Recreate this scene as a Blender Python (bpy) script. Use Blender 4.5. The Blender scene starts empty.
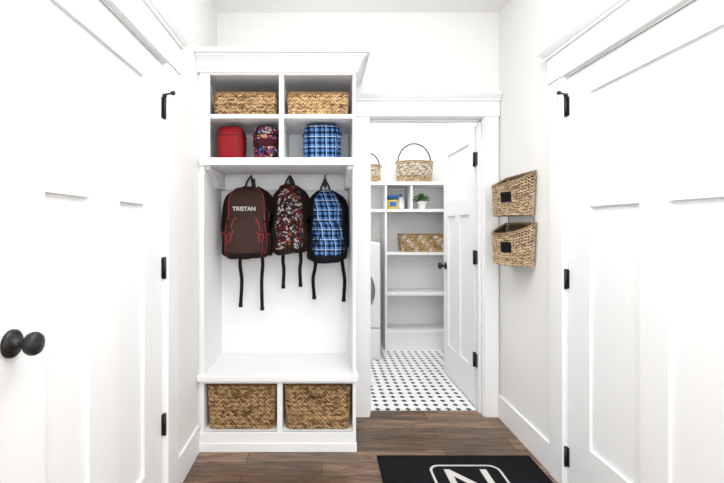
import bpy, bmesh, math, random
from mathutils import Vector, Matrix, noise
random.seed(4)
S=bpy.context.scene
COL=S.collection
try:
    S.view_settings.view_transform='Standard'
    S.view_settings.look='None'
except Exception: pass

# ------------------------------------------------------------ materials
def mat(name,c,rough=.5,metal=0,spec=.5):
    m=bpy.data.materials.new(name); m.use_nodes=True
    b=m.node_tree.nodes['Principled BSDF']
    b.inputs['Base Color'].default_value=(*c,1); b.inputs['Roughness'].default_value=rough
    b.inputs['Metallic'].default_value=metal
    b.inputs['Specular IOR Level'].default_value=spec
    return m
def nt(m): return m.node_tree.nodes,m.node_tree.links,m.node_tree.nodes['Principled BSDF']
def paint(name,c,rough,bump=.02,scale=120,amt=.015,spec=.5):
    m=mat(name,c,rough,0,spec); n,l,b=nt(m)
    tc=n.new('ShaderNodeTexCoord'); no=n.new('ShaderNodeTexNoise'); no.inputs['Scale'].default_value=scale
    l.new(tc.outputs['Object'],no.inputs['Vector'])
    bp=n.new('ShaderNodeBump'); bp.inputs['Strength'].default_value=bump; bp.inputs['Distance'].default_value=.002
    l.new(no.outputs['Fac'],bp.inputs['Height']); l.new(bp.outputs['Normal'],b.inputs['Normal'])
    return m
M_wall=paint('wall_paint',(.85,.845,.825),.9,.08,spec=.2)
M_ceil=paint('ceiling_paint',(.91,.91,.90),.9,.05,spec=.2)
M_trim=paint('trim_white_enamel',(.86,.865,.872),.45,.01,spec=.25)
M_cab=paint('cabinet_white_lacquer',(.855,.86,.867),.45,.01,spec=.25)
M_bronze=mat('oil_rubbed_bronze',(.009,.008,.008),.42,.0,.4)
M_black=mat('black_webbing',(.018,.018,.02),.85)
M_appl=mat('appliance_white',(.82,.82,.83),.25)
M_glass=mat('dark_door_glass',(.03,.03,.035),.1)
M_chrome=mat('grey_ring',(.25,.25,.26),.3,.6)
def fabric(name,c,rough=.9,scale=500,spec=.2):
    m=mat(name,c,rough,0,spec); n,l,b=nt(m)
    tc=n.new('ShaderNodeTexCoord'); no=n.new('ShaderNodeTexNoise'); no.inputs['Scale'].default_value=scale
    l.new(tc.outputs['Object'],no.inputs['Vector'])
    bp=n.new('ShaderNodeBump'); bp.inputs['Strength'].default_value=.3; bp.inputs['Distance'].default_value=.001
    l.new(no.outputs['Fac'],bp.inputs['Height']); l.new(bp.outputs['Normal'],b.inputs['Normal'])
    return m
M_brown=fabric('brown_canvas',(.050,.030,.024),spec=.08)
M_dbrown=fabric('dark_brown_canvas',(.022,.014,.012),spec=.08)
M_red=fabric('red_nylon',(.25,.006,.012),.6)
M_redpip=mat('red_piping',(.30,.012,.02),.6)
M_bfab=fabric('black_canvas',(.010,.010,.013),spec=.1)
M_white=mat('white_thread',(.6,.6,.58),.7)

def ramp(n,stops,interp='CONSTANT'):
    r=n.new('ShaderNodeValToRGB'); cr=r.color_ramp; cr.interpolation=interp
    while len(cr.elements)<len(stops): cr.elements.new(.5)
    for e,(p,c) in zip(cr.elements,stops): e.position=p; e.color=(*c,1)
    return r
def floral(name,stops,scale=45):
    m=mat(name,(.1,.1,.1),.85,0,.1); n,l,b=nt(m)
    tc=n.new('ShaderNodeTexCoord')
    no=n.new('ShaderNodeTexNoise'); no.inputs['Scale'].default_value=scale*.8
    mx=n.new('ShaderNodeMixRGB'); mx.inputs['Fac'].default_value=.03
    l.new(tc.outputs['Object'],no.inputs['Vector']); l.new(tc.outputs['Object'],mx.inputs[1]); l.new(no.outputs['Color'],mx.inputs[2])
    v=n.new('ShaderNodeTexVoronoi'); v.inputs['Scale'].default_value=scale
    l.new(mx.outputs[0],v.inputs['Vector'])
    sp=n.new('ShaderNodeSeparateColor'); l.new(v.outputs['Color'],sp.inputs[0])
    r=ramp(n,stops); l.new(sp.outputs[0],r.inputs[0])
    r2=ramp(n,[(0,(1,1,1)),(.22,(.02,.015,.02)),(.34,(1,1,1)),(.62,(.02,.015,.02))]); 
    l.new(v.outputs['Distance'],r2.inputs[0])
    mm=n.new('ShaderNodeMixRGB'); mm.blend_type='MULTIPLY'; mm.inputs['Fac'].default_value=.9
    l.new(r.outputs[0],mm.inputs[1]); l.new(r2.outputs[0],mm.inputs[2]); l.new(mm.outputs[0],b.inputs['Base Color'])
    return m
M_floral=floral('paisley_print',[(0,(.025,.012,.012)),(.3,(.17,.012,.016)),(.42,(.42,.38,.34)),(.62,(.04,.018,.024)),(.75,(.22,.09,.04)),(.88,(.10,.11,.18))],75)
M_floral2=floral('floral_print',[(0,(.02,.015,.03)),(.25,(.35,.02,.05)),(.45,(.5,.46,.46)),(.6,(.04,.10,.24)),(.75,(.3,.03,.15)),(.9,(.42,.2,.07))],65)
def plaid(name,per=.030):
    m=mat(name,(.1,.1,.1),.85,0,.1); n,l,b=nt(m)
    tc=n.new('ShaderNodeTexCoord'); sx=n.new('ShaderNodeSeparateXYZ'); l.new(tc.outputs['Object'],sx.inputs[0])
    def M(op,a,bb):
        k=n.new('ShaderNodeMath'); k.operation=op
        for i,q in enumerate((a,bb)):
            if q is None: continue
            if isinstance(q,(int,float)): k.inputs[i].default_value=q
            else: l.new(q,k.inputs[i])
        return k.outputs[0]
    h=M('ADD',sx.outputs[0],M('MULTIPLY',sx.outputs[1],.7))
    def band(c,per,off,w):
        f=M('FRACT',M('ADD',M('DIVIDE',c,per),off+50.0),None)
        return M('LESS_THAN',f,w)
    a=M('ADD',band(h,per,0,.5),band(sx.outputs[2],per,0,.5))
    a=M('DIVIDE',a,2.2)
    r=ramp(n,[(0,(.08,.20,.44)),(.3,(.02,.055,.16)),(.7,(.004,.006,.012))]); l.new(a,r.inputs[0])
    w=M('MAXIMUM',band(h,per*2,.3,.06),band(sx.outputs[2],per*2,.3,.06))
    mm=n.new('ShaderNodeMixRGB'); l.new(w,mm.inputs[0]); l.new(r.outputs[0],mm.inputs[1]); mm.inputs[2].default_value=(.38,.46,.58,1)
    l.new(mm.outputs[0],b.inputs['Base Color'])
    return m
M_plaid=plaid('blue_plaid')

def wickmat(name,ca,cb):
    m=mat(name,ca,.75,0,.25); n,l,b=nt(m)
    at=n.new('ShaderNodeAttribute'); at.attribute_name='tone'
    tc=n.new('ShaderNodeTexCoord'); no=n.new('ShaderNodeTexNoise'); no.inputs['Scale'].default_value=45; no.inputs['Detail'].default_value=4
    l.new(tc.outputs['Object'],no.inputs['Vector'])
    ad=n.new('ShaderNodeMath'); ad.operation='ADD'; l.new(at.outputs['Fac'],ad.inputs[0])
    mu=n.new('ShaderNodeMath'); mu.operation='MULTIPLY'; mu.inputs[1].default_value=.5; l.new(no.outputs['Fac'],mu.inputs[0]); l.new(mu.outputs[0],ad.inputs[1])
    r=ramp(n,[(.2,cb),(.65,ca),(1.0,tuple(min(1,q*1.35) for q in ca))],'LINEAR'); l.new(ad.outputs[0],r.inputs[0])
    l.new(r.outputs[0],b.inputs['Base Color'])
    return m
M_sea=wickmat('seagrass',(.55,.37,.19),(.19,.105,.045))
M_sea2=wickmat('dark_seagrass',(.43,.27,.13),(.12,.062,.026))
M_rattan=wickmat('pale_rattan',(.55,.42,.27),(.22,.145,.08))
M_ratw=wickmat('whitewashed_rattan',(.68,.64,.56),(.42,.37,.30))
M_liner=mat('basket_inner',(.06,.035,.018),.9)

# wood floor
M_wood=mat('dark_oak_planks',(.1,.06,.04),.32,0,.45); n,l,b=nt(M_wood)
tc=n.new('ShaderNodeTexCoord')
br=n.new('ShaderNodeTexBrick'); br.inputs['Scale'].default_value=1; br.inputs['Brick Width'].default_value=1.1
br.inputs['Row Height'].default_value=.125; br.inputs['Mortar Size'].default_value=.0024; br.inputs['Mortar Smooth'].default_value=.3
br.inputs['Color1'].default_value=(.098,.060,.037,1); br.inputs['Color2'].default_value=(.225,.145,.095,1); br.inputs['Mortar'].default_value=(.012,.008,.005,1)
br.offset=.37
l.new(tc.outputs['Object'],br.inputs['Vector'])
mp=n.new('ShaderNodeMapping'); mp.inputs['Scale'].default_value=(1.6,14,1); l.new(tc.outputs['Object'],mp.inputs[0])
no=n.new('ShaderNodeTexNoise'); no.inputs['Scale'].default_value=2.0; no.inputs['Detail'].default_value=9; no.inputs['Roughness'].default_value=.75; no.inputs['Distortion'].default_value=1.2
l.new(mp.outputs[0],no.inputs['Vector'])
r=ramp(n,[(.36,(.32,.30,.28)),(.5,(.95,.93,.9)),(.65,(1.9,1.85,1.8))],'LINEAR'); l.new(no.outputs['Fac'],r.inputs[0])
mm=n.new('ShaderNodeMixRGB'); mm.blend_type='MULTIPLY'; mm.inputs[0].default_value=1; l.new(br.outputs['Color'],mm.inputs[1]); l.new(r.outputs[0],mm.inputs[2])
l.new(mm.outputs[0],b.inputs['Base Color'])
bp=n.new('ShaderNodeBump'); bp.inputs['Strength'].default_value=.25; bp.inputs['Distance'].default_value=.003; l.new(no.outputs['Fac'],bp.inputs['Height']); l.new(bp.outputs[0],b.inputs['Normal'])

# octagon & dot tile
M_tile=mat('octagon_dot_tile',(.8,.8,.8),.25); n,l,b=nt(M_tile)
def MM(op,a,bb=None):
    k=n.new('ShaderNodeMath'); k.operation=op
    for i,q in enumerate((a,bb)):
        if q is None: continue
        if isinstance(q,(int,float)): k.inputs[i].default_value=q
        else: l.new(q,k.inputs[i])
    return k.outputs[0]
tc=n.new('ShaderNodeTexCoord'); sx=n.new('ShaderNodeSeparateXYZ'); l.new(tc.outputs['Object'],sx.inputs[0])
P=.070
fx=MM('ABSOLUTE',MM('SUBTRACT',MM('FRACT',MM('DIVIDE',sx.outputs[0],P)),.5))
fy=MM('ABSOLUTE',MM('SUBTRACT',MM('FRACT',MM('DIVIDE',sx.outputs[1],P)),.5))
dsum=MM('ADD',fx,fy)
dot=MM('LESS_THAN',dsum,.31)
gro=MM('LESS_THAN',dsum,.35)
seam=MM('LESS_THAN',MM('MINIMUM',fx,fy),.02)
gg=MM('MAXIMUM',gro,seam)
m1=n.new('ShaderNodeMixRGB'); l.new(gg,m1.inputs[0]); m1.inputs[1].default_value=(.86,.86,.86,1); m1.inputs[2].default_value=(.6,.6,.6,1)
m2=n.new('ShaderNodeMixRGB'); l.new(dot,m2.inputs[0]); l.new(m1.outputs[0],m2.inputs[1]); m2.inputs[2].default_value=(.006,.006,.008,1)
l.new(m2.outputs[0],b.inputs['Base Color'])
M_rug=fabric('black_mat_pile',(.008,.008,.010),.95,900,.1)
M_rugline=fabric('mat_white_print',(.55,.54,.51),.9,900)

# ------------------------------------------------------------ helpers
def E(name):
    o=bpy.data.objects.new(name,None); COL.objects.link(o); o.empty_display_size=.1; return o
def obj(name,me,m,parent=None):
    o=bpy.data.objects.new(name,me); COL.objects.link(o)
    if m: me.materials.append(m)
    if parent: o.parent=parent
    return o
def boxes(name,bl,m,parent=None,bev=0.0,smooth=False):
    bm=bmesh.new()
    for (x0,x1,y0,y1,z0,z1) in bl:
        x0,x1=sorted((x0,x1)); y0,y1=sorted((y0,y1)); z0,z1=sorted((z0,z1))
        r=bmesh.ops.create_cube(bm,size=1)
        bmesh.ops.transform(bm,matrix=Matrix.Translation(((x0+x1)/2,(y0+y1)/2,(z0+z1)/2))@Matrix.Diagonal((x1-x0,y1-y0,z1-z0,1)),verts=r['verts'])
    if bev>0: bmesh.ops.bevel(bm,geom=list(bm.edges),offset=bev,segments=2,affect='EDGES',profile=.5)
    me=bpy.data.meshes.new(name); bm.to_mesh(me); bm.free()
    return obj(name,me,m,parent)
def rings(name,prof,x0,x1,y0,y1,m,parent=None,grow=(1,1,1,0)):
    """mitred moulding: prof=[(offset,z)], rectangle grows by offset on (left,right,front,back)"""
    vs=[];fs=[]
    for o,z in prof:
        a=x0-o*grow[0];b_=x1+o*grow[1];c=y0-o*grow[2];d=y1+o*grow[3]
        vs+=[(a,c,z),(b_,c,z),(b_,d,z),(a,d,z)]
    k=len(prof)
    for i in range(k-1):
        for j in range(4):
            fs.append((i*4+j,i*4+(j+1)%4,(i+1)*4+(j+1)%4,(i+1)*4+j))
    fs.append((3,2,1,0)); fs.append(tuple((k-1)*4+j for j in range(4)))
    me=bpy.data.meshes.new(name); me.from_pydata(vs,[],fs); me.update()
    return obj(name,me,m,parent)
def cyl(name,p,axis,r,h,m,parent=None,r2=None,seg=28,bev=.0):
    bm=bmesh.new(); bmesh.ops.create_cone(bm,cap_ends=True,segments=seg,radius1=r,radius2=r if r2 is None else r2,depth=h)
    if bev: bmesh.ops.bevel(bm,geom=[e for e in bm.edges if len(e.link_faces)==2 and e.calc_face_angle(0)>1],offset=bev,segments=3,affect='EDGES')
    q=Vector((0,0,1)).rotation_difference(Vector(axis)).to_matrix().to_4x4()
    bmesh.ops.transform(bm,matrix=Matrix.Translation(p)@q,verts=bm.verts)
    for f in bm.faces: f.smooth=len(f.verts)<8
    me=bpy.data.meshes.new(name); bm.to_mesh(me); bm.free(); return obj(name,me,m,parent)
def lathe(name,prof,p,axis,m,parent=None,seg=32):
    vs=[];fs=[]
    for r,h in prof:
        for j in range(seg):
            a=2*math.pi*j/seg; vs.append((max(r,1e-4)*math.cos(a),max(r,1e-4)*math.sin(a),h))
    for i in range(len(prof)-1):
        for j in range(seg): fs.append((i*seg+j,i*seg+(j+1)%seg,(i+1)*seg+(j+1)%seg,(i+1)*seg+j))
    me=bpy.data.meshes.new(name); me.from_pydata(vs,[],fs)
    q=Vector((0,0,1)).rotation_difference(Vector(axis)).to_matrix().to_4x4(); me.transform(Matrix.Translation(p)@q)
    for f in me.polygons: f.use_smooth=True
    me.update(); return obj(name,me,m,parent)
def tube(name,pts,r,m,parent=None,closed=False,smooth=True):
    cu=bpy.data.curves.new(name,'CURVE'); cu.dimensions='3D'; cu.bevel_depth=r; cu.bevel_resolution=2; cu.use_fill_caps=True
    sp=cu.splines.new('POLY'); sp.points.add(len(pts)-1)
    for i,p in enumerate(pts): sp.points[i].co=(*p,1)
    sp.use_cyclic_u=closed
    o=bpy.data.objects.new(name,cu); COL.objects.link(o)
    cu.materials.append(m)
    if parent:o.parent=parent
    return o
def catmull(pts,k=8):
    P=[Vector(p) for p in pts]; P=[P[0]]+P+[P[-1]]; out=[]
    for i in range(1,len(P)-2):
        for j in range(k):
            t=j/k; a,b_,c,d=P[i-1],P[i],P[i+1],P[i+2]
            out.append(.5*((2*b_)+(c-a)*t+(2*a-5*b_+4*c-d)*t*t+(3*b_-a-3*c+d)*t**3))
    out.append(P[-2]); return out
def ribbon(name,pts,w,th,m,parent):
    pts=catmull(pts); vs=[];fs=[]
    for i,p in enumerate(pts):
        t=(pts[min(i+1,len(pts)-1)]-pts[max(i-1,0)]); t.normalize()
        s=Vector((t.z,0,-t.x)); 
        if s.length<.05: s=Vector((1,0,0))
        s.normalize(); nn=t.cross(s).normalized()
        for a,b_ in ((-1,-1),(1,-1),(1,1),(-1,1)): vs.append(p+s*a*w/2+nn*b_*th/2)
    for i in range(len(pts)-1):
        for j in range(4): fs.append((i*4+j,i*4+(j+1)%4,(i+1)*4+(j+1)%4,(i+1)*4+j))
    fs+= [(0,1,2,3),tuple(len(vs)-4+j for j in (3,2,1,0))]
    me=bpy.data.meshes.new(name); me.from_pydata(vs,[],fs); me.update(); return obj(name,me,m,parent)
CRUMPLE=0.0
def spow(v,e): return math.copysign(abs(v)**e,v)
def sec_pt(s,a,ex=2.6):
    z,cx,cy,hw,hd=s; p=Vector((cx+hw*spow(math.cos(a),2/ex),cy+hd*spow(math.sin(a),2/ex),z))
    if CRUMPLE:
        p=p+noise.noise_vector(p*9)*CRUMPLE+noise.noise_vector(p*24)*CRUMPLE*.4
    return p
def loft(name,secs,m,parent,seg=36,ex=2.6,sub=1,mside=None,sideang=32,bottom=0,dense=0):
    if dense:
        zs=catmull([Vector((s[0],s[3],s[4])) for s in secs],dense); cs=catmull([Vector((s[1],s[2],0)) for s in secs],dense)
        secs=[(a.x,c.x,c.y,a.y,a.z) for a,c in zip(zs,cs)]
    vs=[];fs=[];mi=[]
    for s in secs:
        for j in range(seg): vs.append(sec_pt(s,2*math.pi*j/seg,ex))
    k=len(secs)
    for i in range(k-1):
        for j in range(seg):
            fs.append((i*seg+j,i*seg+(j+1)%seg,(i+1)*seg+(j+1)%seg,(i+1)*seg+j))
            a=360*(j+.5)/seg; da=min(abs(((a+180)%360)-180),abs(a-180))
            mi.append(1 if mside and (da<sideang or secs[i][0]<bottom) else 0)
    fs.append(tuple(reversed(range(seg)))); fs.append(tuple((k-1)*seg+j for j in range(seg))); mi+=[0,0]
    me=bpy.data.meshes.new(name); me.from_pydata(vs,[],fs)
    for f in me.polygons:f.use_smooth=True
    o=obj(name,me,m,parent)
    if mside: me.materials.append(mside)
    me.polygons.foreach_set('material_index',mi); me.update()
    if sub:
        md=o.modifiers.new('s','SUBSURF'); md.levels=sub; md.render_levels=sub
    return o

# wicker -------------------------------------------------------
def rrect(cx,cy,w,d,r,n=6):
    pts=[]
    for (sx_,sy_,a0) in ((1,1,0),(-1,1,90),(-1,-1,180),(1,-1,270)):
        for i in range(n+1):
            a=math.radians(a0+90*i/n); pts.append((cx+sx_*(w/2-r)+r*math.cos(a),cy+sy_*(d/2-r)+r*math.sin(a)))
    return pts
def ell(cx,cy,w,d,n=48): return [(cx+w/2*math.cos(2*math.pi*i/n),cy+d/2*math.sin(2*math.pi*i/n)) for i in range(n)]
def resample(pts,N):
    P=[Vector(p) for p in pts]; P.append(P[0]); L=[0]
    for i in range(1,len(P)): L.append(L[-1]+(P[i]-P[i-1]).length)
    out=[];k=0
    for i in range(N):
        s=L[-1]*i/N
        while L[k+1]<s:k+=1
        t=(s-L[k])/max(1e-9,(L[k+1]-L[k])); out.append((P[k].lerp(P[k+1],t),(P[k+1]-P[k]).normalized()))
    return out,L[-1]
def wicker(name,path,z0,ztop,m,parent=None,cell=.021,taper=.9,slant=27,rowmat=None,m2=None,rim=.008,rowk=1.15):
    """closed braided basket. ztop: height or fn(x,y)->height"""
    e=parent or E(name)
    zf=ztop if callable(ztop) else (lambda x,y:ztop)
    c=Vector((sum(p[0] for p in path)/len(path),sum(p[1] for p in path)/len(path)))
    hmax=max(zf(*p) for p in path)-z0
    _,L=resample(path,10); N=round(L/cell)
    rows=max(2,round(hmax/(cell*rowk)))
    sm,_=resample(path,N)
    vs=[];fs=[];tone=[];mi=[]
    for r in range(rows):
        v=(r+.5)/rows; sc=taper+(1-taper)*v
        rt=random.uniform(-.08,.08)
        for i,(p,t) in enumerate(sm):
            q=c+(p-c)*sc; hh=zf(p.x,p.y)-z0; rh=hh/rows
            nrm=Vector((t.y,-t.x,0)); T=Vector((t.x,t.y,0)); U=Vector((0,0,1))
            for sgn in (1,-1):
                sl=math.radians(slant*random.uniform(.6,1.3))
                ce=Vector((q.x,q.y,z0+hh*v+sgn*rh*.22))+T*(cell*(.25*sgn+random.uniform(-.12,.12)))+nrm*cell*random.uniform(-.04,.10)
                D=(T*math.cos(sl)-U*math.sin(sl)*sgn*(hh/hmax)); D.normalize(); W=nrm.cross(D)
                ln=cell*.78*random.uniform(.85,1.15); wd=rh*.22*random.uniform(.8,1.2); th=cell*.33*random.uniform(.8,1.25)
                tn=random.uniform(.0,.75)+rt; b0=len(vs)
                vs.append(ce-D*ln-nrm*th*.5)
                for k,(pp,ss) in enumerate(((-.5,.8),(.1,1),(.65,.65))):
                    for a in range(6):
                        an=a*math.pi/3; vs.append(ce+D*ln*pp+W*wd*ss*math.cos(an)+nrm*(th*ss*math.sin(an)))
                vs.append(ce+D*ln-nrm*th*.5)
                F=[]
                for a in range(6):
                    b1=(a+1)%6
                    F.append((b0,b0+1+a,b0+1+b1))
                    for k in range(2): F.append((b0+1+k*6+a,b0+7+k*6+a,b0+7+k*6+b1,b0+1+k*6+b1))
                    F.append((b0+13+a,b0+19,b0+13+b1))
                fs+=F; tone+= [tn]*20
                mi+= [1 if (rowmat and rowmat(r,rows,i)) else 0]*len(F)
    me=bpy.data.meshes.new(name+'_weave'); me.from_pydata(vs,[],fs)
    at=me.attributes.new('tone','FLOAT','POINT'); at.data.foreach_set('value',tone)
    me.polygons.foreach_set('use_smooth',[True]*len(fs))
    ob=obj('weave',me,m,e)
    if m2: me.materials.append(m2)
    me.polygons.foreach_set('material_index',mi); me.update()
    vs=[];fs=[];K=len(path)
    def off(p,s,d): 
        u=(Vector(p)-c); return c+u*s*(1-d/max(u.length,.01))
    for s,d,zz in ((taper,.003,0),(1,.003,1),(1,.010,1),(taper,.010,.03)):
        for p in path:
            q=off(p,s,d); vs.append((q.x,q.y,z0+.003+(zf(*p)-z0-.008)*zz))
    for i in range(3):
        for j in range(K): fs.append((i*K+j,i*K+(j+1)%K,(i+1)*K+(j+1)%K,(i+1)*K+j))
    fs.append(tuple(range(K))); fs.append(tuple(3*K+j for j in range(K)))
    me=bpy.data.meshes.new('liner'); me.from_pydata(vs,[],fs); me.update(); obj('liner',me,M_liner,e)
    for ph in (0,math.pi):
        pts=[]; NN=N*4; s2,_=resample(path,NN)
        for i,(p,t) in enumerate(s2):
            a=i/NN*2*math.pi*round(N/2)+ph; nrm=Vector((t.y,-t.x))
            q=p+nrm*rim*.5*math.cos(a); pts.append((q.x,q.y,zf(p.x,p.y)+rim*.5*math.sin(a)))
        tube('rim',pts,rim*.62,m,e,closed=True)
    return e

# ------------------------------------------------------------ room shell
XL,XR,YB,YR,ZC=-.70,1.18,2.80,-1.8,2.69
boxes('floor',[(XL-.12,XR+.12,YR-.12,2.885,-.1,0)],M_wood)
boxes('floor_laundry',[(-.42,1.5,2.885,4.75,-.1,0)],M_tile)
boxes('ceiling',[(XL-.12,1.6,YR-.12,4.8,ZC,ZC+.1)],M_ceil)
DX0,DX1,DZ=.320,1.072,1.985
boxes('wall_back',[(XL-.12,DX0-.018,YB,2.92,0,ZC),(DX1+.018,XR+.30,YB,2.92,0,ZC),(DX0-.018,DX1+.018,YB,2.92,DZ+.018,ZC)],M_wall)
LY0,LY1=.88,1.853
boxes('wall_left',[(XL-.12,XL,YR,LY0-.02,0,ZC),(XL-.12,XL,LY1+.018,YB,0,ZC),(XL-.12,XL,LY0-.02,LY1+.018,1.998,ZC)],M_wall)
RY0,RY1=.98,2.023
boxes('wall_right',[(XR,XR+.12,YR,RY0-.02,0,ZC),(XR,XR+.12,RY1+.018,YB,0,ZC),(XR,XR+.12,RY0-.02,RY1+.018,1.998,ZC)],M_wall)
boxes('wall_rear',[(XL-.12,XR+.12,YR-.12,YR,0,.8),(XL-.12,XR+.12,YR-.12,YR,2.3,ZC),(XL-.12,-.45,YR-.12,YR,.8,2.3),(.95,XR+.12,YR-.12,YR,.8,2.3)],M_wall)
w=E('added_window_1')  # unseen window, added to house the fill light behind the camera
boxes('frame',[(-.45,-.40,YR-.10,YR-.04,.8,2.3),(.90,.95,YR-.10,YR-.04,.8,2.3),(-.40,.90,YR-.10,YR-.04,.8,.85),(-.40,.90,YR-.10,YR-.04,2.25,2.3),(-.40,.90,YR-.09,YR-.05,1.53,1.57)],M_trim,w,.003)
boxes('wall_laundry_far',[(-.42,1.5,4.62,4.74,0,ZC)],M_wall)
boxes('wall_laundry_left',[(-.42,-.30,2.92,4.62,0,ZC)],M_wall)
boxes('wall_laundry_right',[(1.38,1.5,2.92,4.62,0,ZC)],M_wall)

def crown(name,x0,x1,y0,y1,z,g,par):
    rings(name,[(.004,z),(.012,z+.004),(.012,z+.014),(.018,z+.018),(.030,z+.034),(.036,z+.044),(.036,z+.056),(0,z+.056)],x0,x1,y0,y1,M_trim,par,g)
t=E('trim_1')   # laundry doorway
boxes('jamb',[(DX0-.018,DX0,YB-.002,2.922,0,DZ),(DX1,DX1+.018,YB-.002,2.922,0,DZ),(DX0-.018,DX1+.018,YB-.002,2.922,DZ,DZ+.018)],M_trim,t)
boxes('stop',[(DX0,DX0+.010,2.84,2.875,0,DZ),(DX1-.010,DX1,2.84,2.875,0,DZ),(DX0,DX1,2.84,2.875,DZ-.012,DZ)],M_trim,t)
boxes('casing',[(DX0-.100,DX0-.006,YB-.02,YB,0,DZ+.006),(DX1+.006,DX1+.097,YB-.02,YB,0,DZ+.006)],M_trim,t,.002)
boxes('header',[(DX0-.110,DX1+.104,YB-.026,YB,DZ+.006,DZ+.108)],M_trim,t,.002)
crown('header_crown',DX0-.105,XR-.003,YB-.026,YB,DZ+.105,(1,0,1,0),t)
def sidecase(name,sx,x,y0,y1,cw):
    t=E(name)
    a,b_=x,x+sx*.02
    boxes('jamb',[(x-sx*.12,x+sx*.002,y1,y1+.018,0,1.98),(x-sx*.12,x+sx*.002,y0-.02,y0,0,1.98),(x-sx*.12,x+sx*.002,y0-.02,y1+.018,1.98,1.998)],M_trim,t)
    boxes('casing',[(a,b_,y1+.006,y1+cw,0,1.987),(a,b_,y0-cw,y0-.006,0,1.987)],M_trim,t,.002)
    boxes('header',[(a,x+sx*.026,y0-cw-.01,y1+cw+.01,1.987,2.11)],M_trim,t,.002)
    if sx>0: crown('header_crown',x,x+.024,y0-cw-.01,y1+cw+.01,2.11,(0,1,1,1),t)
    else: crown('header_crown',x-.024,x,y0-cw-.01,y1+cw+.01,2.11,(1,0,1,1),t)
sidecase('trim_2',1,XL,LY0,LY1,.145)
sidecase('trim_3',-1,XR,RY0,RY1,.12)
boxes('baseboard_left',[(XL,XL+.015,LY1+.147,2.352,0,.15)],M_trim,None,.003)
boxes('baseboard_right',[(XR-.015,XR,RY1+.122,YB-.022,0,.15)],M_trim,None,.003)
boxes('baseboard_laundry',[(1.365,1.38,2.92,4.28,0,.13)],M_trim,None,.003)

# ------------------------------------------------------------ doors
def panel_door(bl_face,ya,yb,z0,z1,st,ml,ur,par):
    o=[]
    W=yb-ya; c=(ya+yb)/2
    zu0,zu1,zl0,zl1=ur
    o.append((ya,yb,.013,.030,z0,z1))
    for d0,d1 in ((0,.0135),(.0295,.039)):
        o+= [(ya,ya+st,d0,d1,z0,z1),(yb-st,yb,d0,d1,z0,z1),(ya+st,yb-st,d0,d1,zu1,z1),(ya+st,yb-st,d0,d1,zl1,zu0),(ya+st,yb-st,d0,d1,z0,zl0),(c-ml/2,c+ml/2,d0,d1,zl0,zl1)]
    return o
def side_door(name,sx,x,y0,y1,st,ml,knob=None,hz=(),hy=0):
    e=E(name)
    L=panel_door(None,y0+.003,y1-.003,.008,1.977,st,ml,(1.475,1.86,.27,1.35),e)
    boxes('slab',[(x-sx*d0,x-sx*d1,a,b_,z0,z1) for (a,b_,d0,d1,z0,z1) in L],M_trim,e)
    for z in hz:
        boxes('hinge_leaf',[(x-sx*.001,x+sx*.004,y1-.014,y1+.004,z-.045,z+.045)],M_bronze,e)
        cyl('hinge_knuckle',(x+sx*.009,y1+.001,z),(0,0,1),.0075,.096,M_bronze,e)
    z=hz[0]+.055
    cyl('stop_pin',(x+sx*.009,y1+.001,z),(0,0,1),.009,.012,M_bronze,e)
    cyl('stop_arm',(x+sx*.028,y1-.010,z+.004),(sx*.9,-.35,0),.0042,.05,M_bronze,e)
    cyl('stop_bumper',(x+sx*.054,y1-.021,z+.004),(sx*.9,-.35,0),.009,.012,M_bronze,e)
    cyl('stop_arm',(x+sx*.012,y1+.02,z-.004),(0.2*sx,1,0),.0042,.04,M_bronze,e)
    cyl('stop_bumper',(x+sx*.015,y1+.042,z-.004),(0.2*sx,1,0),.009,.012,M_bronze,e)
    if knob:
        ky,kz=knob
        lathe('knob',[(0,0),(.032,0),(.032,.006),(.027,.011),(.012,.013),(.010,.030),(.013,.036),(.023,.041),(.0265,.048),(.0265,.056),(.023,.063),(.012,.067),(0,.068)],(x,ky,kz),(sx,0,0),M_bronze,e)
    return e
side_door('door_1',1,XL-.004,LY0,LY1,.185,.19,(.95,.996),(1.785,1.08,.39))
side_door('door_2',-1,XR+.004,RY0,RY1,.16,.13,(1.05,.996),(1.84,1.01,.155))
e=E('door_3')
L=panel_door(None,0.0,.715,.012,1.968,.11,.10,(1.475,1.86,.27,1.35),e)
HX,HY=1.064,2.93
sl=boxes('slab',[(d0,d1,a,b_,z0,z1) for (a,b_,d0,d1,z0,z1) in L],M_trim,e)
KN=[(0,0),(.03,0),(.03,.006),(.012,.012),(.010,.030),(.024,.038),(.028,.050),(.026,.06),(.012,.066),(0,.067)]
lathe('knob',KN,(0,.655,.93),(-1,0,0),M_bronze,e)
lathe('knob_rear',KN,(.039,.655,.93),(1,0,0),M_bronze,e)
for z in (1.73,1.05,.34):
    boxes('hinge_leaf',[(-.004,.036,-.006,0,z-.045,z+.045)],M_bronze,e)
    cyl('hinge_knuckle',(-.006,-.007,z),(0,0,1),.0085,.1,M_bronze,e)
    boxes('hinge_plate',[(-.004,.004,-.065,-.006,z-.045,z+.045)],M_bronze,e)
e.location=(HX,HY,0); e.rotation_euler=(0,0,math.radians(.6))

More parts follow.
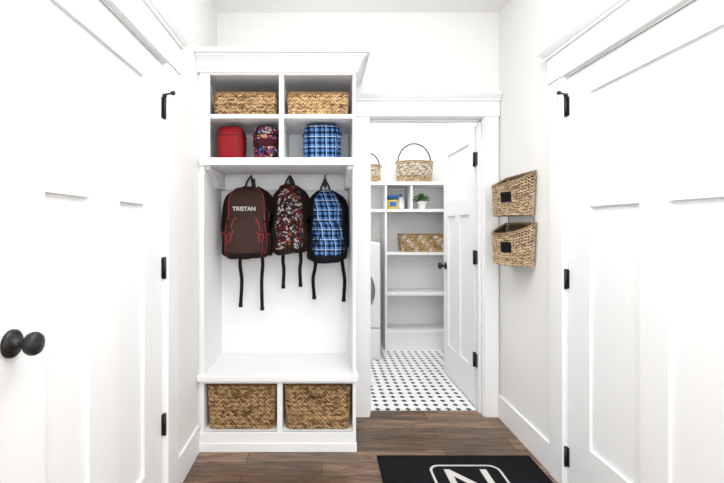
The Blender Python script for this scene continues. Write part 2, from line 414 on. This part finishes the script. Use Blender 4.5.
# ------------------------------------------------------------ mudroom cabinet
cab=E('mudroom_locker_cabinet')
CL,CR,CF,CB=-.685,.191,2.36,2.775
boxes('side_panel',[(CL,CL+.022,CF,CB,.0,2.132),(CR-.018,CR,CF,CB,.0,2.132)],M_cab,cab,.0015)
boxes('wall_filler',[(XL+.001,CL,CF+.012,CF+.03,0,2.132)],M_cab,cab)
boxes('back_panel',[(CL,CR,CB,YB-.003,0,2.132)],M_cab,cab)
boxes('cubby_stile',[(CL+.022,-.632,CF,CF+.02,1.603,2.132)],M_cab,cab,.0015)
boxes('cubby_shelf',[(CL+.022,CR-.018,CF+.003,CB,1.872,1.895),(CL+.022,CR-.018,CF+.003,CB,2.116,2.132)],M_cab,cab,.001)
boxes('cubby_base',[(CL+.001,CR-.001,CF-.018,CB,1.606,1.648)],M_cab,cab,.003)
boxes('cubby_divider',[(-.242,-.216,CF+.003,CB,1.648,1.872),(-.242,-.216,CF+.003,CB,1.895,2.116)],M_cab,cab,.001)
boxes('fascia',[(CL,CR,CF-.002,CF+.018,2.120,2.18)],M_cab,cab,.001)
boxes('hook_rail',[(CL+.022,CR-.018,CB-.018,CB,1.50,1.59)],M_cab,cab,.002)
for x0,x1 in ((CL+.022,CL+.05),(CR-.046,CR-.018)):
    prof=[(CB-.018,1.606),(CF+.02,1.606),(CF+.02,1.588),(CF+.06,1.575),(CF+.16,1.545),(CF+.24,1.50),(CB-.018,1.50)]
    vs=[(x0,y,z) for y,z in prof]+[(x1,y,z) for y,z in prof]; k=len(prof)
    fs=[tuple(range(k)),tuple(reversed(range(k,2*k)))]+[(i,(i+1)%k,k+(i+1)%k,k+i) for i in range(k)]
    me=bpy.data.meshes.new('corbel'); me.from_pydata(vs,[],fs); me.update(); obj('corbel',me,M_cab,cab)
rings('crown_moulding',[(0,2.126),(.010,2.126),(.010,2.143),(.016,2.146),(.018,2.160),(.030,2.184),(.048,2.200),(.056,2.204),(.056,2.212),(.074,2.216),(.074,2.240),(.0,2.242)],XL+.002,CR,CF-.002,YB-.003,M_cab,cab,(0,1,1,0))
boxes('bench_seat',[(XL+.002,CR+.012,CF-.022,CB,.396,.429)],M_cab,cab,.004)
boxes('bench_apron',[(CL,CR,CF-.004,CF+.016,.382,.396)],M_cab,cab,.001)
boxes('bench_divider',[(-.252,-.222,CF,CB,.110,.396)],M_cab,cab,.001)
boxes('bench_floor',[(CL+.022,CR-.018,CF,CB,.090,.110)],M_cab,cab,.001)
boxes('plinth',[(CL-.008,CR+.004,CF-.012,CF+.01,0,.05),(CL-.004,CR,CF-.004,CF+.01,.05,.110)],M_cab,cab,.003)
for hx in (-.45,-.205,.02):
    boxes('hook_plate',[(hx-.012,hx+.012,CB-.022,CB-.0175,1.525,1.575)],M_bronze,cab,.001)
    tube('coat_hook',catmull([(hx,CB-.02,1.545),(hx,CB-.05,1.54),(hx,CB-.085,1.55),(hx,CB-.10,1.575),(hx,CB-.095,1.59)],5),.005,M_bronze,cab)
    tube('coat_hook',catmull([(hx,CB-.02,1.535),(hx,CB-.035,1.515),(hx,CB-.055,1.515),(hx,CB-.06,1.535)],5),.004,M_bronze,cab)

for (x0,x1) in ((-.628,-.258),(-.205,.156)):
    e=E('seagrass_basket')
    wicker('seagrass_basket',rrect((x0+x1)/2,2.575,x1-x0-.016,.34,.03),1.899,2.026,M_sea,e,.0185,.97)
for (x0,x1) in ((-.660,-.256),(-.220,.170)):
    e=E('wicker_storage_basket')
    wicker('wicker_storage_basket',rrect((x0+x1)/2,2.560,x1-x0-.022,.36,.035),.113,.364,M_sea2,e,.022,.955)
    c=(x0+x1)/2
    tube('loop_handle',catmull([(c-.05,2.378,.335),(c-.04,2.366,.318),(c,2.362,.312),(c+.04,2.366,.318),(c+.05,2.378,.335)],5),.008,M_sea2,e)

# lunch boxes
CRUMPLE=.006
def lunch(name,x0,x1,m,mt,h=.195,y=2.50,d=.14,ex=3.2,tp=(.96,.88,.6),band=None,handle=True):
    e=E(name); c=(x0+x1)/2; w=(x1-x0)/2; z=1.653
    S_=[(z,c,y,w*.90,d*.44),(z+.010,c,y,w*.97,d*.5),(z+h*.35,c,y,w,d*.53),(z+h*.7,c,y,w*.99,d*.52),(z+h*.88,c,y,w*tp[0],d*.48),(z+h*.97,c,y,w*tp[1],d*.42),(z+h,c,y,w*tp[2],d*.25)]
    loft('body',S_,m,e,ex=ex,mside=mt,sideang=14,dense=3)
    zz=[sec_pt(s,math.radians(-58),ex)+Vector((0,-.003,0)) for s in S_[1:6]]
    z2=[sec_pt(s,math.radians(-122),ex)+Vector((0,-.003,0)) for s in S_[1:6]]
    tube('zipper',catmull(zz+list(reversed(z2)),5),.0028,mt,e)
    ring=[sec_pt((z+h*.72,c,y,w*1.005,d*.53),2*math.pi*i/40,ex) for i in range(40)]
    tube('seam',ring,.0028,mt,e,closed=True)
    if band: loft('mesh_band',[(z+h*.33,c,y,w*.99,d*.53),(z+h*.36,c,y,w*1.03,d*.56),(z+h*.58,c,y,w*1.03,d*.56),(z+h*.61,c,y,w*.99,d*.53)],band,e,ex=ex)
    if handle: ribbon('top_handle',[(c-w*.4,y,z+h-.004),(c-w*.3,y,z+h+.005),(c+w*.3,y,z+h+.005),(c+w*.4,y,z+h-.004)],.012,.004,mt,e)
    return e
lunch('lunch_bag',-.618,-.458,M_red,mat('dark_red_trim',(.09,.005,.009),.6),.195,ex=4.5)
lunch('lunch_bag',-.407,-.252,M_floral2,M_bfab,.20,ex=2.8,tp=(.90,.72,.4),band=fabric('striped_maroon',(.05,.008,.014)))
lunch('lunch_bag',-.112,.112,M_plaid,M_bfab,.21,ex=4.0,tp=(.92,.82,.6))
# ------------------------------------------------------------ backpacks
def text(name,body,size,loc,rot,m,par,ext=.0006,off=.0006):
    cu=bpy.data.curves.new(name,'FONT'); cu.body=body; cu.size=size; cu.align_x='CENTER'; cu.align_y='CENTER'; cu.extrude=ext; cu.offset=off
    o=bpy.data.objects.new(name,cu); COL.objects.link(o); cu.materials.append(m); o.location=loc; o.rotation_euler=rot
    if par:o.parent=par
    return o
def backpack(hx,c,z0,z1,w,m,mp_,mt,mtrim,dang,zip_=None,bag_bottom=.06):
    global CRUMPLE
    CRUMPLE=.018
    e=E('backpack'); H=z1-z0; hw=w/2; y=2.655; zip_=zip_ or mtrim
    def s(f,a,b_,dy=0): return (z0+H*f,c+(hx-c)*max(0,f-.8)*1.5,y+dy,hw*a,.085*b_)
    B=[s(0,.74,.62),s(.02,.92,.85),s(.1,1.03,1.05),s(.25,1.07,1.1),s(.42,1.04,1.05),s(.6,.98,.95),s(.75,.92,.86),s(.85,.82,.74),s(.92,.66,.6),s(.97,.42,.42),s(1,.16,.16)]
    loft('main_body',B,m,e,ex=2.8,mside=mt,sideang=34,bottom=z0+H*bag_bottom,dense=3,seg=48)
    def arch(secs,deg,ex,push):
        a=[sec_pt(q,math.radians(-deg),ex)+Vector((0,-push,0)) for q in secs]; b_=[sec_pt(q,math.radians(-180+deg),ex)+Vector((0,-push,0)) for q in secs]
        return catmull(a+list(reversed(b_)),5)
    tube('edge_piping',arch(B[1:10],36,2.8,.001),.0036,mtrim,e)
    tube('top_zipper',arch(B[5:10],14,2.8,.001),.0030,mt,e)
    tube('rear_piping',arch(B[1:10],4,2.8,.0),.003,mt,e)
    def p(f,a,b_,dy=0,k=0): return (z0+H*f*.88,c,y-.066-k*.03+dy,hw*a,.045*b_)
    P1=[p(.02,.62,.6,.01),p(.05,.82,.9),p(.2,.90,1.05),p(.45,.86,1.0),p(.56,.78,.85),p(.625,.60,.6,.008),p(.645,.4,.3,.014)]
    loft('middle_pocket',P1,m,e,ex=3.0,dense=2,mside=mt,sideang=22,bottom=z0+H*bag_bottom)
    tube('middle_pocket_zipper',arch(P1[3:7],50,3.0,.002),.0034,zip_,e)
    P2=[p(.03,.55,.5,.01,1),p(.055,.72,.85,0,1),p(.14,.80,1.05,0,1),p(.27,.79,1.0,0,1),p(.38,.70,.75,.004,1),p(.42,.5,.4,.014,1)]
    loft('front_pocket',P2,mp_,e,ex=3.2,dense=2,mside=mt,sideang=16,bottom=z0+H*bag_bottom)
    tube('pocket_zipper',arch(P2[3:6],44,3.2,.002),.0034,zip_,e)
    tube('pocket_piping',arch(P2[1:5],20,3.2,.0),.003,mtrim,e)
    for sg in (-1,1):
        Q=[(z0+H*f,c+sg*hw*.95,y+.005,hw*a,.062*b_) for f,a,b_ in ((.03,.12,.7),(.08,.20,.95),(.22,.23,1.05),(.34,.20,1),(.37,.13,.9))]
        loft('side_pocket',Q,mt,e,ex=2.6,dense=2)
        tube('side_pocket_binding',[sec_pt(Q[3],2*math.pi*i/24,2.6) for i in range(24)],.003,mtrim,e,closed=True)
        ribbon('compression_strap',[(c+sg*hw*1.02,y+.03,z0+H*.52),(c+sg*hw*1.04,y-.03,z0+H*.51),(c+sg*hw*.82,y-.078,z0+H*.50)],.012,.003,mt,e)
    CRUMPLE=0
    tz=z1
    ribbon('grab_loop',[(hx-.032,y+.01,tz-.03),(hx-.024,y+.018,tz+.015),(hx-.005,y+.022,tz+.050),(hx+.005,y+.022,tz+.050),(hx+.024,y+.018,tz+.015),(hx+.032,y+.01,tz-.03)],.012,.004,M_black,e)
    for sg in (-1,1):
        pts=[(hx+sg*.03,y+.055,z1-.02),(c+sg*hw*.92,y+.06,z1-.075),(c+sg*hw*1.12,y+.06,z1-H*.40),(c+sg*hw*1.13,y+.06,z0+H*.30),(c+sg*hw*.80,y+.06,z0+.02)]
        ribbon('shoulder_strap',pts,.046,.014,mt,e)
    for dx,dz,kk in dang:
        pts=[(c+dx*.9,y+.05,z0+.04),(c+dx,y+.035,z0-.04),(c+dx+kk,y+.03,(z0+dz)/2),(c+dx+kk*.4,y+.03,dz)]
        ribbon('webbing_strap',pts,.022,.003,mt,e)
        boxes('strap_tip',[(c+dx+kk*.4-.0125,c+dx+kk*.4+.0125,y+.027,y+.033,dz-.018,dz+.006)],mt,e)
    for q,f in ((.30,.46),(-.25,.26)): boxes('zip_pull',[(c+q*hw-.0025,c+q*hw+.0025,y-.122-.025*(f<.4),y-.116-.025*(f<.4),z0+H*f,z0+H*(f+.05))],M_black,e,.001)
    return e
e=backpack(-.455,-.470,1.065,1.525,.272,M_brown,M_brown,M_dbrown,M_redpip,[(-.055,.765,.012),(.090,.745,-.006)])
text('embroidered_name','TRISTAN',.036,(-.475,2.560,1.370),(math.radians(82),0,0),M_white,e)
e=backpack(-.205,-.200,1.09,1.53,.200,M_floral,M_floral,M_dbrown,M_dbrown,[(-.05,.885,.006),(.065,.895,-.006)])
e=backpack(.02,.035,1.035,1.50,.212,M_plaid,M_plaid,M_bfab,M_bfab,[(-.08,.815,-.012),(.10,.80,.010)],bag_bottom=.12)

# ------------------------------------------------------------ doormat
dm=E('doormat')
boxes('pile',[(.305,1.125,1.66,2.291,0.0005,.012)],M_rug,dm,.004)
boxes('binding',[(.30,.318,1.655,2.296,0.0004,.0135),(1.112,1.13,1.655,2.296,0.0004,.0135),(.318,1.112,2.278,2.296,0.0004,.0135),(.318,1.112,1.655,1.673,0.0004,.0135)],M_rug,dm,.003)
def ringmesh(name,o,i,z,m,par):
    k=len(o); vs=[(*p,z) for p in o]+[(*p,z) for p in i]; fs=[(j,(j+1)%k,k+(j+1)%k,k+j) for j in range(k)]
    me=bpy.data.meshes.new(name); me.from_pydata(vs,[],fs); me.update(); obj(name,me,m,par)
ringmesh('logo_frame',rrect(.735,2.01,.365,.385,.055),rrect(.735,2.01,.341,.361,.045),.0128,M_rugline,dm)
text('logo_letter','N',.34,(.735,2.03,.0128),(0,0,0),M_rugline,dm,.0003,.001)

# ------------------------------------------------------------ wall baskets on the right wall
def wallbasket(z0):
    e=E('hanging_wall_basket')
    pts=[]
    ya,yb=2.295,2.67; xb=1.168; dp=.135
    for i in range(25):
        a=math.pi*i/24; pts.append((xb-dp*abs(math.sin(a))**.75,(ya+yb)/2+ (yb-ya)/2*math.cos(a)))
    for i in range(1,9): pts.append((xb,ya+(yb-ya)*i/9))
    zf=lambda x,y: z0+.178+.062*max(0,min(1,(x-(xb-dp))/dp))**1.2
    A=sum(pts[i][0]*pts[(i+1)%len(pts)][1]-pts[(i+1)%len(pts)][0]*pts[i][1] for i in range(len(pts)))
    if A<0: pts.reverse()
    wicker('hanging_wall_basket',pts,z0,zf,M_rattan,e,.0165,.90,rim=.007)
    p=boxes('label_plate',[(-.003,.003,-.036,.036,-.030,.030)],M_bfab,e,.002)
    p.location=(1.046,2.388,z0+.105); p.rotation_euler=(0,math.radians(-4),math.radians(24))
    return e
wallbasket(1.325)
e=wallbasket(1.04)
tube('hanging_cord',[(1.172,2.325,1.33),(1.174,2.325,1.28)],.003,M_rattan,e)
tube('hanging_cord',[(1.172,2.64,1.33),(1.174,2.64,1.28)],.003,M_rattan,e)

# ------------------------------------------------------------ laundry shelving
sh=E('laundry_shelving_unit')
SX0,SX1,SF,SB=.643,1.36,4.28,4.60
boxes('upright',[(SX0,SX0+.02,SF,SB,0,1.444),(SX1-.02,SX1,SF,SB,0,1.72)],M_cab,sh,.001)
boxes('shelf',[(SX0+.02,SX1-.02,SF+.002,SB,.975,1.003),(SX0+.02,SX1-.02,SF+.002,SB,.56,.588),(SX0+.02,SX1-.02,SF+.002,SB,.17,.20)],M_cab,sh,.001)
boxes('kick',[(SX0+.02,SX1-.02,SF+.01,SF+.03,0,.17)],M_cab,sh)
boxes('long_shelf',[(-.29,SX1,SF-.005,SB,1.690,1.722),(-.29,SX1,SF-.005,SB,1.414,1.444)],M_cab,sh,.001)
boxes('cubby_upright',[(SX0-.0,SX0+.02,SF+.002,SB,1.444,1.690),(.905,.925,SF+.002,SB,1.444,1.690),(.2,.22,SF+.002,SB,1.444,1.690)],M_cab,sh,.001)
boxes('back_panel',[(SX0,SX1,SB,4.617,0,1.72),(-.29,SX0,SB,4.617,1.41,1.72)],M_cab,sh)
def hoop(e,cx,cy,w,z,h,m):
    tube('hoop_handle',[(cx+w/2*math.cos(math.pi*i/28),cy,z+h*math.sin(math.pi*i/28)) for i in range(29)],.007,m,e)
pat=lambda r,R,i: (r>R*.3 and r<R*.8 and ((i//2+r)%3!=0))
M_bl=wickmat('dark_woven_reed',(.20,.13,.08),(.05,.03,.02))
e=E('round_handled_basket'); wicker('b',ell(.975,4.44,.385,.27),1.726,1.94,M_rattan,e,.02,.9,rowmat=pat,m2=M_ratw); hoop(e,.975,4.44,.35,1.93,.21,M_bl)
e=E('round_handled_basket'); wicker('b',ell(.490,4.44,.27,.25),1.726,1.90,M_rattan,e,.02,.9,rowmat=pat,m2=M_ratw); hoop(e,.490,4.44,.24,1.88,.16,M_bl)
pat2=lambda r,R,i: ((i//2+r//2)%4==0)
e=E('patterned_storage_basket'); wicker('b',rrect(1.04,4.42,.44,.24,.03),1.007,1.18,M_sea,e,.02,.93,rowmat=pat2,m2=M_ratw)
M_blue=mat('blue_plastic',(.01,.12,.42),.3); M_yel=mat('yellow_label',(.8,.62,.05),.4)
e=E('detergent_tub')
loft('tub',[(1.446,.735,4.40,.05,.05),(1.455,.735,4.40,.058,.058),(1.53,.735,4.40,.058,.058),(1.545,.735,4.40,.055,.055)],M_yel,e,ex=3.5)
loft('lid',[(1.545,.735,4.40,.06,.06),(1.585,.735,4.40,.06,.06),(1.592,.735,4.40,.055,.055)],M_blue,e,ex=3.5)
boxes('label',[(.70,.77,4.338,4.342,1.47,1.525)],M_blue,e,.001)
e=E('detergent_bottle')
loft('bottle',[(1.446,.83,4.42,.033,.03),(1.452,.83,4.42,.038,.035),(1.54,.83,4.42,.038,.035),(1.57,.83,4.42,.02,.02),(1.58,.83,4.42,.016,.016)],M_appl,e,ex=2.6)
cyl('cap',(.83,4.42,1.59),(0,0,1),.018,.025,M_blue,e)
e=E('potted_plant')
lathe('pot',[(0,0),(.036,0),(.040,.006),(.050,.075),(.052,.08),(.048,.08),(.044,.068),(0,.068)],(1.045,4.40,1.446),(0,0,1),M_appl,e)
M_leaf=mat('leaf_green',(.07,.20,.035),.6)
vs=[];fs=[]
for i in range(260):
    a=random.uniform(0,6.283); el_=random.uniform(.15,1.5); R=random.uniform(.03,.085)
    d=Vector((math.cos(a)*math.cos(el_),math.sin(a)*math.cos(el_),math.sin(el_)))
    p=Vector((1.045,4.40,1.515))+d*R; s=d.cross(Vector((random.random(),random.random(),random.random()))).normalized()*.007; u=d*.024+Vector((0,0,-.004))
    b0=len(vs); vs+=[p,p+s+u*.5,p+u,p-s+u*.5]; fs.append((b0,b0+1,b0+2,b0+3))
me=bpy.data.meshes.new('foliage'); me.from_pydata(vs,[],fs); me.update(); obj('foliage',me,M_leaf,e)

# ------------------------------------------------------------ washer
w=E('washing_machine')
boxes('body',[(-.12,.555,3.98,4.60,.30,1.11)],M_appl,w,.015)
boxes('pedestal',[(-.12,.555,3.985,4.60,.0,.295)],M_appl,w,.008)
boxes('drawer_front',[(-.10,.535,3.975,3.99,.03,.27)],M_appl,w,.005)
boxes('control_panel',[(-.06,.40,3.972,3.99,.98,1.09)],M_chrome,w,.005)
lathe('door_ring',[(.262,0),(.262,.02),(.24,.035),(.19,.03),(.19,0)],(.24,3.985,.66),(0,-1,0),M_chrome,w,48)
lathe('door_glass',[(.19,.0),(.19,.028),(.12,.045),(0,.05)],(.24,3.985,.66),(0,-1,0),M_glass,w,48)
cyl('dial',(.22,3.965,1.035),(0,-1,0),.03,.02,M_chrome,w)

# ------------------------------------------------------------ lights
def area(name,loc,rot,sx_,sy_,en,c=(1,1,1)):
    d=bpy.data.lights.new(name,'AREA'); d.shape='RECTANGLE'; d.size=sx_; d.size_y=sy_; d.energy=en; d.color=c
    o=bpy.data.objects.new(name,d); COL.objects.link(o); o.location=loc; o.rotation_euler=rot; return o
area('ceiling_light',(.25,.8,2.66),(0,0,0),1.1,1.8,30,(1,.995,.99))
area('ceiling_fill',(.25,1.2,2.25),(math.radians(180),0,0),.7,.9,17,(1,.995,.99))  # added out-of-view fill, aimed up to brighten the ceiling
area('rear_fill',(.25,YR-.02,1.6),(math.radians(90),0,0),1.3,1.45,42,(.97,.985,1))  # added soft frontal fill behind the camera, placed at the made-up window
area('laundry_ceiling_light',(.6,3.7,2.66),(0,0,0),1.2,1.0,23,(1,1,1))
W=bpy.data.worlds.new('World'); S.world=W; W.use_nodes=True
W.node_tree.nodes['Background'].inputs[0].default_value=(.9,.95,1,1); W.node_tree.nodes['Background'].inputs[1].default_value=1.0

# ------------------------------------------------------------ camera
cd=bpy.data.cameras.new('Camera'); cam=bpy.data.objects.new('Camera',cd); COL.objects.link(cam)
cam.location=(0,0,1.26); cam.rotation_euler=(math.radians(90),0,0)
cd.sensor_width=36; cd.lens=420/724*36; cd.shift_x=40/724; cd.shift_y=-14.5/724; cd.clip_start=.02
S.camera=cam
